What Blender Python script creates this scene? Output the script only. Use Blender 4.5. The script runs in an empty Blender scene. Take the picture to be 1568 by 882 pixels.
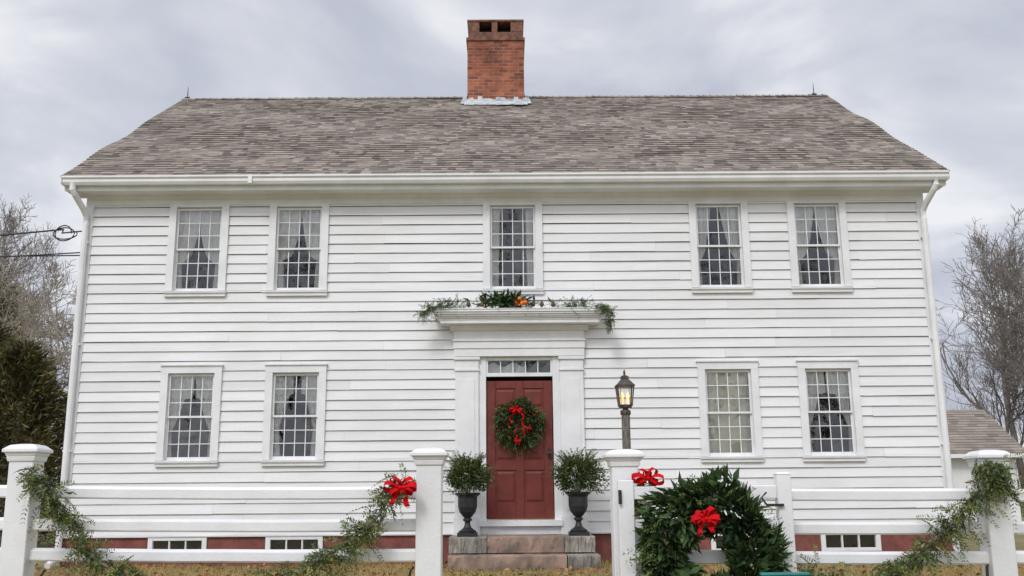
import bpy, math, numpy as np, random
from mathutils import Matrix, Vector
random.seed(7); rng=np.random.default_rng(7)
sc=bpy.context.scene
G=-0.97   # ground level relative to eye height (everything is lifted at the end)

# ------------------------------------------------------------------ materials
def nt(name):
    m=bpy.data.materials.new(name); m.use_nodes=True
    t=m.node_tree; b=t.nodes['Principled BSDF']; return m,t,b
def N(t,ty,**k):
    n=t.nodes.new(ty)
    for a,v in k.items():
        if a in n.inputs: n.inputs[a].default_value=v
        else: setattr(n,a,v)
    return n
def ramp(t,stops):
    r=t.nodes.new('ShaderNodeValToRGB'); e=r.color_ramp.elements
    while len(e)<len(stops): e.new(.5)
    for i,(p,c) in enumerate(stops): e[i].position=p; e[i].color=(*c,1)
    return r
def simple(name,c1,c2=None,scale=8,rough=.6,bump=0,bscale=40,metal=0,detail=5,attr=False,stretch=None,spec=.5,lo=.35,hi=.65):
    m,t,b=nt(name); L=t.links.new
    tc=N(t,'ShaderNodeTexCoord'); v=tc.outputs['Object']
    if stretch:
        mp=N(t,'ShaderNodeMapping'); mp.inputs['Scale'].default_value=stretch; L(v,mp.inputs['Vector']); v=mp.outputs['Vector']
    b.inputs['Roughness'].default_value=rough; b.inputs['Metallic'].default_value=metal
    b.inputs['Specular IOR Level'].default_value=spec
    if c2 is None: c2=tuple(x*.8 for x in c1)
    if attr:
        a=N(t,'ShaderNodeAttribute',attribute_name='rnd'); fac=a.outputs['Fac']
        n=N(t,'ShaderNodeTexNoise',Scale=scale,Detail=detail); L(v,n.inputs['Vector'])
        mx=N(t,'ShaderNodeMath',operation='MULTIPLY_ADD'); L(n.outputs['Fac'],mx.inputs[0]); mx.inputs[1].default_value=.6; 
        m2=N(t,'ShaderNodeMath',operation='MULTIPLY_ADD'); L(fac,m2.inputs[0]); m2.inputs[1].default_value=.8; m2.inputs[2].default_value=-.2
        L(m2.outputs[0],mx.inputs[2]); fac=mx.outputs[0]
    else:
        n=N(t,'ShaderNodeTexNoise',Scale=scale,Detail=detail,Roughness=.6); L(v,n.inputs['Vector']); 
        mr=N(t,'ShaderNodeMapRange'); mr.inputs[1].default_value=lo; mr.inputs[2].default_value=hi; L(n.outputs['Fac'],mr.inputs[0]); fac=mr.outputs[0]
    r=ramp(t,[(0,c2),(1,c1)]); L(fac,r.inputs['Fac']); L(r.outputs['Color'],b.inputs['Base Color'])
    if bump:
        n2=N(t,'ShaderNodeTexNoise',Scale=bscale,Detail=4); L(v,n2.inputs['Vector'])
        bp=N(t,'ShaderNodeBump',Strength=bump,Distance=.01); L(n2.outputs['Fac'],bp.inputs['Height']); L(bp.outputs['Normal'],b.inputs['Normal'])
    return m
M={}
M['trim']=simple('white_trim_paint',(.81,.81,.815),(.70,.70,.70),scale=2.5,rough=.5,bump=.2,bscale=50,detail=9)
def siding_mat():
    m,t,b=nt('white_clapboard_paint'); L=t.links.new
    tc=N(t,'ShaderNodeTexCoord'); mp=N(t,'ShaderNodeMapping'); mp.inputs['Scale'].default_value=(.5,1,8); L(tc.outputs['Object'],mp.inputs['Vector'])
    n=N(t,'ShaderNodeTexNoise',Scale=2.2,Detail=7,Roughness=.65); L(mp.outputs['Vector'],n.inputs['Vector'])
    a=N(t,'ShaderNodeAttribute',attribute_name='rnd')
    ad=N(t,'ShaderNodeMath',operation='MULTIPLY_ADD'); L(a.outputs['Fac'],ad.inputs[0]); ad.inputs[1].default_value=.4; L(n.outputs['Fac'],ad.inputs[2])
    r=ramp(t,[(.3,(.70,.70,.70)),(.9,(.82,.82,.82))]); L(ad.outputs[0],r.inputs['Fac'])
    # big soft areas of dirt
    n5=N(t,'ShaderNodeTexNoise',Scale=.55,Detail=5,Roughness=.6); L(tc.outputs['Object'],n5.inputs['Vector'])
    r5=ramp(t,[(.38,(.93,.925,.91)),(.6,(1,1,1))]); L(n5.outputs['Fac'],r5.inputs['Fac'])
    n3=N(t,'ShaderNodeTexNoise',Scale=9,Detail=6,Roughness=.7); L(mp.outputs['Vector'],n3.inputs['Vector'])
    r3=ramp(t,[(.69,(0,0,0)),(.76,(1,1,1))]); L(n3.outputs['Fac'],r3.inputs['Fac'])
    mx=N(t,'ShaderNodeMix',data_type='RGBA'); L(r3.outputs['Color'],mx.inputs[0]); L(r.outputs['Color'],mx.inputs[6]); mx.inputs[7].default_value=(.52,.50,.46,1)
    mm=N(t,'ShaderNodeMix',data_type='RGBA',blend_type='MULTIPLY'); mm.inputs[0].default_value=1; L(mx.outputs[2],mm.inputs[6]); L(r5.outputs['Color'],mm.inputs[7])
    L(mm.outputs[2],b.inputs['Base Color']); b.inputs['Roughness'].default_value=.5
    bp=N(t,'ShaderNodeBump',Strength=.3,Distance=.01); L(n3.outputs['Fac'],bp.inputs['Height']); L(bp.outputs['Normal'],b.inputs['Normal'])
    return m
M['siding']=siding_mat()
M['gap']=simple('clapboard_gap_shade',(.20,.18,.16),(.08,.07,.06),scale=5,rough=.9)  # dark tone painted into butts and gaps as shadow lines between boards
M['shingle']=simple('asphalt_shingle',(.37,.315,.265),(.115,.10,.09),scale=30,rough=.95,bump=.6,bscale=120,attr=True,spec=.2)
def brick_mat():
    m,t,b=nt('red_brick'); L=t.links.new
    tc=N(t,'ShaderNodeTexCoord'); s=N(t,'ShaderNodeSeparateXYZ'); L(tc.outputs['Object'],s.inputs[0])
    ad=N(t,'ShaderNodeMath',operation='ADD'); L(s.outputs[0],ad.inputs[0]); L(s.outputs[1],ad.inputs[1])
    cb=N(t,'ShaderNodeCombineXYZ'); L(ad.outputs[0],cb.inputs[0]); L(s.outputs[2],cb.inputs[1])
    bk=N(t,'ShaderNodeTexBrick',Scale=1.0); bk.inputs['Brick Width'].default_value=.21; bk.inputs['Row Height'].default_value=.072
    bk.inputs['Mortar Size'].default_value=.009; bk.inputs['Mortar Smooth'].default_value=.2; bk.inputs['Bias'].default_value=-.15
    bk.inputs['Color1'].default_value=(.48,.13,.055,1); bk.inputs['Color2'].default_value=(.17,.045,.03,1); bk.inputs['Mortar'].default_value=(.30,.22,.17,1)
    L(cb.outputs[0],bk.inputs['Vector'])
    n=N(t,'ShaderNodeTexNoise',Scale=1.6,Detail=7,Roughness=.7); L(tc.outputs['Object'],n.inputs['Vector'])
    r=ramp(t,[(.35,(.42,.39,.39)),(.62,(1.1,1.1,1.1))]); L(n.outputs['Fac'],r.inputs['Fac'])
    mx=N(t,'ShaderNodeMix',data_type='RGBA',blend_type='MULTIPLY'); mx.inputs[0].default_value=1; L(bk.outputs['Color'],mx.inputs[6]); L(r.outputs['Color'],mx.inputs[7])
    L(mx.outputs[2],b.inputs['Base Color']); b.inputs['Roughness'].default_value=.9
    bp=N(t,'ShaderNodeBump',Strength=.8,Distance=.01); bp.invert=True; L(bk.outputs['Fac'],bp.inputs['Height']); L(bp.outputs['Normal'],b.inputs['Normal'])
    return m
M['brick']=brick_mat()
M['soot']=simple('sooty_flue',(.02,.018,.016),rough=.95)
M['sootbrick']=simple('weathered_chimney_cap',(.27,.12,.075),(.09,.05,.04),scale=9,rough=.95,bump=.6,bscale=30)
M['lead']=simple('lead_flashing',(.62,.64,.64),(.28,.33,.36),scale=7,rough=.6,bump=.3,bscale=12)
M['red']=simple('red_door_paint',(.185,.040,.030),(.135,.029,.022),scale=5,rough=.5,bump=.1,spec=.3)
M['found']=simple('painted_foundation',(.25,.08,.06),(.14,.048,.04),scale=6,rough=.85,bump=.5,bscale=15)
M['granite']=simple('granite',(.40,.36,.31),(.095,.085,.075),scale=3.5,rough=.85,bump=1,bscale=22,detail=12,lo=.30,hi=.68)
M['granite2']=simple('brownstone_step',(.38,.25,.19),(.07,.07,.06),scale=2.8,rough=.9,bump=1,bscale=16,detail=12,lo=.32,hi=.66)
M['iron']=simple('black_iron',(.022,.022,.025),(.012,.012,.013),rough=.5,scale=15,bump=.2)
M['bronze']=simple('weathered_bronze',(.12,.095,.07),(.045,.04,.037),rough=.5,scale=25,metal=.3)
M['copper']=simple('weathered_post_wood',(.22,.19,.165),(.08,.07,.06),scale=12,rough=.85,stretch=(8,8,1))
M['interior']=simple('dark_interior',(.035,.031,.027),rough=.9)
M['curtain']=simple('white_curtain',(.90,.90,.87),(.78,.78,.75),scale=20,rough=.9)
M['shade']=simple('cream_window_shade',(.84,.82,.68),(.74,.71,.56),scale=3,rough=.9)
M['bow']=simple('red_velvet_ribbon',(.66,.006,.010),(.40,.003,.007),scale=15,rough=.85,spec=.15)
M['orange']=simple('orange_peel',(.85,.22,.02),(.75,.15,.01),rough=.4,bump=.2,bscale=90)
M['cone']=simple('pine_cone',(.16,.09,.05),(.07,.04,.02),rough=.8)
M['teal']=simple('teal_paint',(.04,.26,.25),(.03,.19,.19),rough=.5)
M['bark']=simple('grey_bark',(.27,.24,.215),(.14,.12,.105),scale=3,rough=.9)
M['bark2']=simple('pale_bark',(.42,.37,.29),(.26,.22,.17),scale=3,rough=.9)
def leafmat(name,c1,c2,rough=.5):
    m=simple(name,c1,c2,scale=6,rough=rough,attr=True); 
    m.node_tree.nodes['Principled BSDF'].inputs['Specular IOR Level'].default_value=.3
    return m
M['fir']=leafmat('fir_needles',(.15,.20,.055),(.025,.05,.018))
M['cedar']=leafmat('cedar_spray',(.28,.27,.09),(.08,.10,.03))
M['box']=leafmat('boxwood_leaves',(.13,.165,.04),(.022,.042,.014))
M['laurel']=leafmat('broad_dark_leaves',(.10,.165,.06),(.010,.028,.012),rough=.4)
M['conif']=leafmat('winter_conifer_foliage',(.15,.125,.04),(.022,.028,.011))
M['grass']=leafmat('dry_winter_grass',(.48,.33,.13),(.17,.15,.05),rough=.8)
M['dead']=leafmat('fallen_leaves',(.42,.22,.09),(.16,.08,.04),rough=.8)
M['brush']=leafmat('brown_brush_twigs',(.22,.175,.14),(.08,.06,.05),rough=.9)
def glass_mat():
    m,t,b=nt('old_window_glass'); t.nodes.remove(b); L=t.links.new
    out=t.nodes['Material Output']
    tr=N(t,'ShaderNodeBsdfTransparent'); tr.inputs[0].default_value=(.96,.97,.96,1)
    gl=N(t,'ShaderNodeBsdfGlossy',Roughness=.01); gl.inputs[0].default_value=(1,1,1,1)
    fr=N(t,'ShaderNodeFresnel',IOR=1.5)
    ad=N(t,'ShaderNodeMath',operation='MULTIPLY_ADD'); L(fr.outputs[0],ad.inputs[0]); ad.inputs[1].default_value=1.9; ad.inputs[2].default_value=.015
    mx=N(t,'ShaderNodeMixShader'); L(ad.outputs[0],mx.inputs[0]); L(tr.outputs[0],mx.inputs[1]); L(gl.outputs[0],mx.inputs[2]); L(mx.outputs[0],out.inputs[0])
    tc=N(t,'ShaderNodeTexCoord'); n=N(t,'ShaderNodeTexNoise',Scale=5,Detail=1); L(tc.outputs['Object'],n.inputs['Vector'])
    bp=N(t,'ShaderNodeBump',Strength=.12,Distance=.02); L(n.outputs['Fac'],bp.inputs['Height']); L(bp.outputs['Normal'],gl.inputs['Normal'])
    return m
M['glass']=glass_mat()
def emis(name,c,s):
    m,t,b=nt(name); b.inputs['Base Color'].default_value=(*c,1); b.inputs['Emission Color'].default_value=(*c,1); b.inputs['Emission Strength'].default_value=s; return m
M['bulb']=emis('lamp_bulb_glow',(1,.50,.2),2.2)

# ------------------------------------------------------------------ mesh helpers
def empty(name,loc=(0,0,0)):
    o=bpy.data.objects.new(name,None); sc.collection.objects.link(o); o.location=loc; return o
class MB:
    def __init__(s): s.v=[];s.f=[];s.mi=[];s.r=[]
    def add(s,vs,fs,mi=0,r=None):
        b=len(s.v); s.v+= [tuple(p) for p in vs]
        for f in fs: s.f.append(tuple(b+i for i in f)); s.mi.append(mi); s.r.append(random.random() if r is None else r)
    def box(s,x0,x1,y0,y1,z0,z1,mi=0):
        s.add([(x0,y0,z0),(x1,y0,z0),(x1,y1,z0),(x0,y1,z0),(x0,y0,z1),(x1,y0,z1),(x1,y1,z1),(x0,y1,z1)],
              [(0,3,2,1),(4,5,6,7),(0,1,5,4),(1,2,6,5),(2,3,7,6),(3,0,4,7)],mi)
    def frus(s,cx,cy,z0,z1,h0,h1,mi=0,k0=None,k1=None):
        k0=k0 or h0; k1=k1 or h1
        s.add([(cx-h0,cy-k0,z0),(cx+h0,cy-k0,z0),(cx+h0,cy+k0,z0),(cx-h0,cy+k0,z0),(cx-h1,cy-k1,z1),(cx+h1,cy-k1,z1),(cx+h1,cy+k1,z1),(cx-h1,cy+k1,z1)],
              [(0,3,2,1),(4,5,6,7),(0,1,5,4),(1,2,6,5),(2,3,7,6),(3,0,4,7)],mi)
    def exx(s,prof,x0,x1,mi=0):
        n=len(prof); vs=[(x0,y,z) for y,z in prof]+[(x1,y,z) for y,z in prof]
        fs=[(i,(i+1)%n,n+(i+1)%n,n+i) for i in range(n)]+[tuple(range(n))[::-1],tuple(range(n,2*n))]
        s.add(vs,fs,mi)
    def lathe(s,prof,cx,cy,n=24,mi=0):
        vs=[];fs=[]
        for r,z in prof:
            for k in range(n):
                a=2*math.pi*k/n; vs.append((cx+r*math.cos(a),cy+r*math.sin(a),z))
        for i in range(len(prof)-1):
            for k in range(n): fs.append((i*n+k,i*n+(k+1)%n,(i+1)*n+(k+1)%n,(i+1)*n+k))
        fs.append(tuple(range(n))[::-1]); fs.append(tuple((len(prof)-1)*n+k for k in range(n)))
        s.add(vs,fs,mi)
    def tube(s,pts,r,n=8,mi=0):
        pts=[Vector(p) for p in pts]; vs=[];fs=[]; up=Vector((0.1,.2,1)).normalized()
        rr=r if isinstance(r,(list,tuple)) else [r]*len(pts)
        for i,p in enumerate(pts):
            d=(pts[min(i+1,len(pts)-1)]-pts[max(i-1,0)]).normalized()
            a=d.cross(up if abs(d.dot(up))<.95 else Vector((1,0,0))).normalized(); b=d.cross(a)
            for k in range(n):
                t=2*math.pi*k/n; vs.append(p+a*math.cos(t)*rr[i]+b*math.sin(t)*rr[i])
        for i in range(len(pts)-1):
            for k in range(n): fs.append((i*n+k,i*n+(k+1)%n,(i+1)*n+(k+1)%n,(i+1)*n+k))
        fs.append(tuple(range(n))[::-1]); fs.append(tuple((len(pts)-1)*n+k for k in range(n)))
        s.add(vs,fs,mi)
    def obj(s,name,mats,parent=None,bevel=0,smooth=False,rnd=False):
        me=bpy.data.meshes.new(name); me.from_pydata(s.v,[],s.f)
        for m in mats: me.materials.append(M[m])
        me.polygons.foreach_set('material_index',s.mi)
        if rnd:
            a=me.attributes.new('rnd','FLOAT','FACE'); a.data.foreach_set('value',s.r)
        if smooth: me.polygons.foreach_set('use_smooth',[True]*len(s.f))
        me.update()
        o=bpy.data.objects.new(name,me); sc.collection.objects.link(o)
        if parent: o.parent=parent
        if bevel:
            b=o.modifiers.new('bevel','BEVEL'); b.width=bevel; b.segments=1; b.limit_method='ANGLE'
        return o
def unit(a): return a/np.maximum(np.linalg.norm(a,axis=1,keepdims=True),1e-9)
def leafmesh(name,base,dr,L,W,mat,parent=None,rnd=None,curl=.1,side=None):
    n=len(base); dr=unit(dr)
    if side is None: side=rng.normal(size=(n,3))
    side=unit(np.cross(dr,side)); nn=np.cross(dr,side)
    L=np.broadcast_to(L,(n,))[:,None]; W=np.broadcast_to(W,(n,))[:,None]
    mid=base+dr*L*.45+nn*L*curl
    v=np.stack([base,mid+side*W/2,base+dr*L,mid-side*W/2],1).reshape(-1,3)
    me=bpy.data.meshes.new(name); me.vertices.add(4*n); me.vertices.foreach_set('co',v.ravel())
    me.loops.add(4*n); me.loops.foreach_set('vertex_index',np.arange(4*n,dtype=np.int32))
    me.polygons.add(n); me.polygons.foreach_set('loop_start',np.arange(0,4*n,4,dtype=np.int32)); me.polygons.foreach_set('loop_total',np.full(n,4,dtype=np.int32))
    me.update(calc_edges=True)
    a=me.attributes.new('rnd','FLOAT','FACE'); a.data.foreach_set('value',(rng.random(n) if rnd is None else rnd).astype(np.float32))
    me.materials.append(M[mat]); o=bpy.data.objects.new(name,me); sc.collection.objects.link(o)
    if parent: o.parent=parent
    return o
def interp(path,n):
    P=np.array(path,float); d=np.r_[0,np.cumsum(np.linalg.norm(np.diff(P,axis=0),axis=1))]
    t=np.linspace(0,d[-1],n); return np.stack([np.interp(t,d,P[:,k]) for k in range(3)],1)
def sprays(start,ax,L,k=12,nl=.03,nw=.006):
    """flat fir / cedar sprays: needles both sides of each twig"""
    n=len(start); ax=unit(ax); sd=unit(np.cross(ax,rng.normal(size=(n,3))))
    t=np.linspace(.05,1,k); B=[];D=[];LL=[];R=[]; shade=rng.random(n)
    drp=np.array([0,0,-1.])
    for i,tt in enumerate(t):
        p=start+ax*(L*tt)[:,None]+drp*(L*tt*tt*.25)[:,None]
        for s in (-1,1):
            B.append(p);D.append(ax*.75+sd*s*.8+rng.normal(size=(n,3))*.15);LL.append(np.full(n,nl*(1.15-.6*tt)));R.append(np.clip(shade*.75+.25*tt+rng.normal(size=n)*.08,0,1))
    return np.concatenate(B),np.concatenate(D),np.concatenate(LL),np.concatenate(R)
def garland(name,path,n,L=.11,spread=.035,droop=.5,nl=.035,nw=.008,mat='fir',parent=None,k=10,clump=.0):
    P=interp(path,400); 
    if clump>0:
        s=np.linspace(0,1,400); wgt=1+clump*np.sin(s*len(path)*5.3+1)+clump*.7*np.sin(s*len(path)*11.7); wgt=np.maximum(wgt,.12); idx=np.sort(rng.choice(400,n,p=wgt/wgt.sum()))
    else: idx=np.sort(rng.integers(0,400,n))
    T=unit(np.gradient(P,axis=0))[idx]; P=P[idx]
    P=P+rng.normal(size=P.shape)*spread
    ax=rng.normal(size=P.shape)+T*.6*rng.choice([-1,1],size=(n,1)); ax[:,2]-=droop
    b,d,l,r=sprays(P,ax,L*rng.uniform(.5,1.25,n),k=k,nl=nl)
    return leafmesh(name,b,d,l,nw,mat,parent,rnd=r,curl=.05)

# ------------------------------------------------------------------ HOUSE
house=empty('white_clapboard_house')
FX0,FX1=-6.55,6.60; ZB=-.52; ZT=4.62; DEPTH=9.42; RY,RZ=4.71,8.30
wins=[]
for x,k in ((-4.785,'up1'),(-3.22,'up2'),(.124,'upc'),(3.36,'up4'),(4.91,'up5')): wins.append((x,3.14,4.48,.72,k))
for x,k in ((-4.76,'lo1'),(-3.18,'lo2'),(3.375,'shade'),(4.90,'lo1')): wins.append((x,.56,1.86,.71,k))
DX0,DX1=-.29,.70
opens=[(x-w/2,x+w/2,z0,z1) for x,z0,z1,w,k in wins]+[(-.70,1.10,ZB-.1,2.30)]
def sub(iv,cuts):
    out=[iv]
    for c0,c1 in cuts:
        nx=[]
        for a,b in out:
            if c1<=a or c0>=b: nx.append((a,b)); continue
            if c0>a: nx.append((a,c0))
            if c1<b: nx.append((c1,b))
        out=nx
    return out
def siding(name,U0,U1,Z0,Z1,openings,xf,lim=None):
    mb=MB(); z=Z0; E0=.152
    while z<Z1-.02:
        E=E0+random.uniform(-.006,.006); ztop=min(z+E,Z1); gap=random.uniform(.002,.0068)
        u=U0; 
        while u<U1-.01:
            u2=min(U1,u+random.uniform(2.2,5.2)); 
            if U1-u2<.5: u2=U1
            dl,dr_=random.gauss(0,.0024),random.gauss(0,.0024); g2=gap*random.uniform(.5,1.5); tk=random.uniform(.015,.022)
            za,zb=z,ztop-g2; rv=random.random()
            br=sorted({za,zb}|{q for o in openings for q in (o[2],o[3]) if za<q<zb})
            for i in range(len(br)-1):
                a,b=br[i],br[i+1]; mid=(a+b)/2
                l0,l1=(U0,U1) if lim is None else lim(mid)
                cuts=[(o[0],o[1]) for o in openings if o[2]<mid<o[3]]
                for p0,q0 in sub((max(u+.0005,l0),min(u2-.0005,l1)),cuts):
                    if q0-p0<.005: continue
                    ns=max(1,int((q0-p0)/.5)); ed=[p0+(q0-p0)*k/ns for k in range(ns+1)]
                    wav=[random.gauss(0,.0014) for _ in ed]
                    for k in range(ns):
                        p,q=ed[k],ed[k+1]
                        def P(uu,zz,wv):
                            s=(zz-za)/(zb-za); jz=(dl*(u2-uu)+dr_*(uu-u))/(u2-u)*(1-s*.6)+wv*(1-s)
                            return xf(uu,-(.003+(1-s)*(tk+wv)),zz+jz)
                        mb.add([P(p,a,wav[k]),P(q,a,wav[k+1]),P(q,b,wav[k+1]),P(p,b,wav[k])],[(0,1,2,3)],0,rv)
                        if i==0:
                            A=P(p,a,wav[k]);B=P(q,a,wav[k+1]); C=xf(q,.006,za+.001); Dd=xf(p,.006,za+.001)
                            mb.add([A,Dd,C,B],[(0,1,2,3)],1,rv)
            u=u2
        z+=E
    zs=sorted({Z0,Z1}|{q for o in openings for q in (o[2],o[3]) if Z0<q<Z1})
    if not lim:
        for i in range(len(zs)-1):
            m=(zs[i]+zs[i+1])/2
            for p,q in sub((U0,U1),[(o[0],o[1]) for o in openings if o[2]<m<o[3]]):
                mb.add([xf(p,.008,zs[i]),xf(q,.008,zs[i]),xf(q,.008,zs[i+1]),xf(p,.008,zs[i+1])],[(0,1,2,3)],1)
    else:
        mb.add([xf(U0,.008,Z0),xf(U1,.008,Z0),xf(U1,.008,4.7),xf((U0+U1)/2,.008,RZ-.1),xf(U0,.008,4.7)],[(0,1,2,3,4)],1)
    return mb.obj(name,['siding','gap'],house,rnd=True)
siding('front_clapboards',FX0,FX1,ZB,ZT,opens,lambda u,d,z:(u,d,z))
def lim(z):
    if z<4.7: return (0,DEPTH)
    k=(z-4.7)/(RZ-4.8); return (k*RY,DEPTH-k*RY)
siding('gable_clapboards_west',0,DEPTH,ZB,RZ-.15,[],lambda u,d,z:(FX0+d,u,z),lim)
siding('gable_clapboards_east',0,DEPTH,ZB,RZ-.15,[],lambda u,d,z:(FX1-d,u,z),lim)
mb=MB(); mb.box(FX0+.03,FX1-.03,DEPTH-.05,DEPTH,ZB,4.6); mb.obj('rear_wall',['trim'],house)
cel=[(-5.24,-4.42),(-3.52,-2.72),(3.02,3.86),(4.64,5.48)]
mb=MB(); xs=sub((FX0+.02,FX1-.02),cel)
for a,b in xs: mb.box(a,b,.01,.25,G-.3,ZB-.002)
for a,b in cel: mb.box(a,b,.012,.25,G-.3,-.83); mb.box(a,b,.012,.25,-.552,ZB-.004)
mb.box(FX0+.02,FX0+.2,.252,DEPTH,G-.3,ZB-.003); mb.box(FX1-.2,FX1-.02,.252,DEPTH,G-.3,ZB-.003)
mb.obj('foundation',['found'],house)
mb=MB(); gl=MB(); it=MB()
for a,b in cel:
    z0,z1=-.83,-.552; y0,y1=-.02,.05
    mb.box(a-.02,a+.05,y0,y1,z0,z1);mb.box(b-.05,b+.02,y0,y1,z0,z1);mb.box(a+.05,b-.05,y0+.002,y1,z1-.045,z1);mb.box(a+.05,b-.05,y0+.002,y1,z0,z0+.05)
    w=(b-a-.1)/3
    for k in (1,2): mb.box(a+.05+w*k-.010,a+.05+w*k+.010,y0+.01,y1,z0+.05,z1-.045)
    for k in range(3): gl.add([(a+.05+w*k,.035,z0+.05),(a+.05+w*(k+1),.035,z0+.05),(a+.05+w*(k+1),.036,z1-.04),(a+.05+w*k,.036,z1-.04)],[(0,1,2,3)])
    it.box(a,b,.14,.24,z0,z1)
mb.exx([(-.03,ZB-.03),(.0,ZB-.03),(.0,ZB+.004),(-.035,ZB-.004)],FX0-.01,-.72); mb.exx([(-.03,ZB-.03),(.0,ZB-.03),(.0,ZB+.004),(-.035,ZB-.004)],1.12,FX1+.01)
mb.obj('cellar_windows_and_water_table',['trim'],house,bevel=.003); it.obj('cellar_dark',['interior'],house)
mb=MB()
for x0,x1 in ((FX0-.02,FX0+.10),(FX1-.10,FX1+.02)): mb.box(x0,x1,-.032,.10,ZB-.03,ZT+.02)
EX0,EX1=-6.78,6.85
mb.box(FX0-.015,FX1+.015,-.034,.02,4.522,4.662)
mb.exx([(-.034,4.60),(-.034,4.664),(-.10,4.664)],FX0-.01,FX1+.01)
mb.box(EX0+.01,EX1-.01,-.335,.05,4.664,4.70)
mb.box(EX0+.01,EX1-.01,-.358,-.335,4.655,4.83)
for x0,x1 in ((EX0,EX0+.03),(EX1-.03,EX1)):
    mb.exx([(-.40,4.83),(RY,RZ-.06),(RY,RZ-.27),(-.36,4.66)],x0,x1)
    mb.exx([(RY,RZ-.06),(DEPTH+.40,4.83),(DEPTH+.36,4.66),(RY,RZ-.27)],x0+.001,x1-.001)
mb.obj('cornice_and_corner_boards',['trim'],house,bevel=.004)
mb=MB()
mb.exx([(-.36,4.73),(-.44,4.73),(-.465,4.77),(-.465,4.81),(-.49,4.835),(-.49,4.862),(-.48,4.862),(-.48,4.838),(-.455,4.812),(-.455,4.775),(-.437,4.74),(-.36,4.74)],EX0-.01,EX1+.01)
mb.box(EX0-.014,EX0-.006,-.485,-.36,4.735,4.86); mb.box(EX1+.006,EX1+.014,-.485,-.36,4.735,4.86)
for x in np.arange(-6.2,6.8,1.15): mb.box(x-.012,x+.012,-.492,-.36,4.846,4.853)
for x in (-3.9,): mb.box(x-.03,x+.03,-.494,-.359,4.727,4.865)
for sx,xw in ((1,FX0+.02),(-1,FX1-.03)):
    mb.tube([(xw-sx*.10,-.42,4.76),(xw-sx*.10,-.42,4.66),(xw-sx*.08,-.38,4.60),(xw-sx*.02,-.16,4.42),(xw,-.09,4.33),(xw,-.085,4.2),(xw,-.085,1.0),(xw,-.085,-.80),(xw-sx*.02,-.14,-.86),(xw-sx*.04,-.30,-.92)],.047,n=10)
    for z in (3.9,2.3,.7): mb.box(xw-.06,xw+.06,-.09,-.02,z,z+.03)
mb.obj('gutter_and_downspouts',['trim'],house)
# roof
mb=MB(); S=Vector((0,RY+.45,RZ-4.86)); SL=S.length; sd=S/SL; nrm=Vector((0,-sd.z,sd.y)); RX0,RX1=EX0-.03,EX1+.03
o0=Vector((0,-.47,4.855)); z=0; c=0; exposure=.127
def sag(x,s): return .018*math.sin(x*1.1+s*2.0)+.010*math.sin(x*2.7-s*3.1)
while z<SL-.02:
    x=RX0; z2=min(z+exposure,SL)
    while x<RX1-.001:
        w=random.choice([.07,.10,.13,.16,.20]); x2=min(RX1,x+w); lift=.010+random.choice([0,0,.004])+random.uniform(-.002,.002); low=random.uniform(-.003,.003)-random.choice([0,0,0,.010])
        e_=min(z/1.0,1,(SL-z)/1.0)
        s1,s2=sag(x,z)*e_,sag(x2,z)*e_
        r=min(1.1,max(-.1,random.gauss(.5,.30)))
        def PT(xx,zz,ll,sg): q=o0+sd*zz+nrm*(ll+sg); return (xx,q.y,q.z)
        mb.add([PT(x,z+low,lift,s1),PT(x2,z+low,lift,s2),PT(x2,z2+.01,.003,s2),PT(x,z2+.01,.003,s1)],[(0,1,2,3)],0,r)
        mb.add([PT(x,z+low+.002,-.004,s1),PT(x2,z+low+.002,-.004,s2),PT(x2,z+low,lift,s2),PT(x,z+low,lift,s1)],[(0,1,2,3)],0,0.1)
        x=x2
    z+=exposure; c+=1
e=o0; t=o0+sd*SL
mb.exx([(e.y,e.z-.002),(e.y+.9,e.z-.05+.9*sd.z/sd.y),(t.y-.9,t.z-.05-.9*sd.z/sd.y),(t.y,t.z-.002),(t.y,t.z-.12),(e.y+.02,e.z-.025)],RX0+.002,RX1-.002)
mb.exx([(t.y,t.z),(DEPTH+.47,4.855),(DEPTH+.45,4.83),(t.y,t.z-.028)],RX0,RX1)
x=RX0
while x<RX1:
    x2=min(RX1,x+.14); h=random.uniform(.0,.012)
    for sgn in (-1,1):
        mb.add([(x,t.y+sgn*.13,t.z-.055),(x2+.01,t.y+sgn*.13,t.z-.063),(x2+.01,t.y,t.z+.018),(x,t.y,t.z+.03+h)],[(0,1,2,3)])
    x=x2
mb.obj('shingle_roof',['shingle'],house,rnd=True)
mb=MB()
for x in (-6.72,6.62): mb.tube([(x,RY,RZ),(x,RY,RZ+.18),(x,RY,RZ+.30)],[.012,.008,.003],n=6); mb.box(x-.05,x+.05,RY-.03,RY+.03,RZ,RZ+.05)
mb.obj('lightning_rods',['iron'],house)
# chimney
CX0,CX1,CY0,CY1=-.755,.425,4.2,5.3
mb=MB()
mb.box(CX0,CX1,CY0,CY1,7.4,9.36)
mb.box(CX0-.025,CX1+.025,CY0-.025,CY1+.025,9.36,9.43,2); 
mb.box(CX0+.015,CX1-.015,CY0+.015,CY1-.015,9.43,9.57,2)
zz0,zz1=9.57,9.80
px=[CX0+.01,CX0+.25,CX0+.51,CX0+.63,CX0+.91,CX1-.01]
for a,b in ((px[0],px[1]),(px[2],px[3]),(px[4],px[5])): 
    mb.box(a,b,CY0+.01,CY0+.2,zz0,zz1,2); mb.box(a,b,CY1-.2,CY1-.01,zz0,zz1,2)
for yy in (CY0+.22,CY0+.6): mb.box(CX0+.01,CX0+.11,yy,yy+.25,zz0,zz1,2); mb.box(CX1-.11,CX1-.01,yy,yy+.25,zz0,zz1,2)
mb.box(CX0-.006,CX1+.006,CY0-.006,CY1+.006,zz1,zz1+.045,2)
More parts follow.
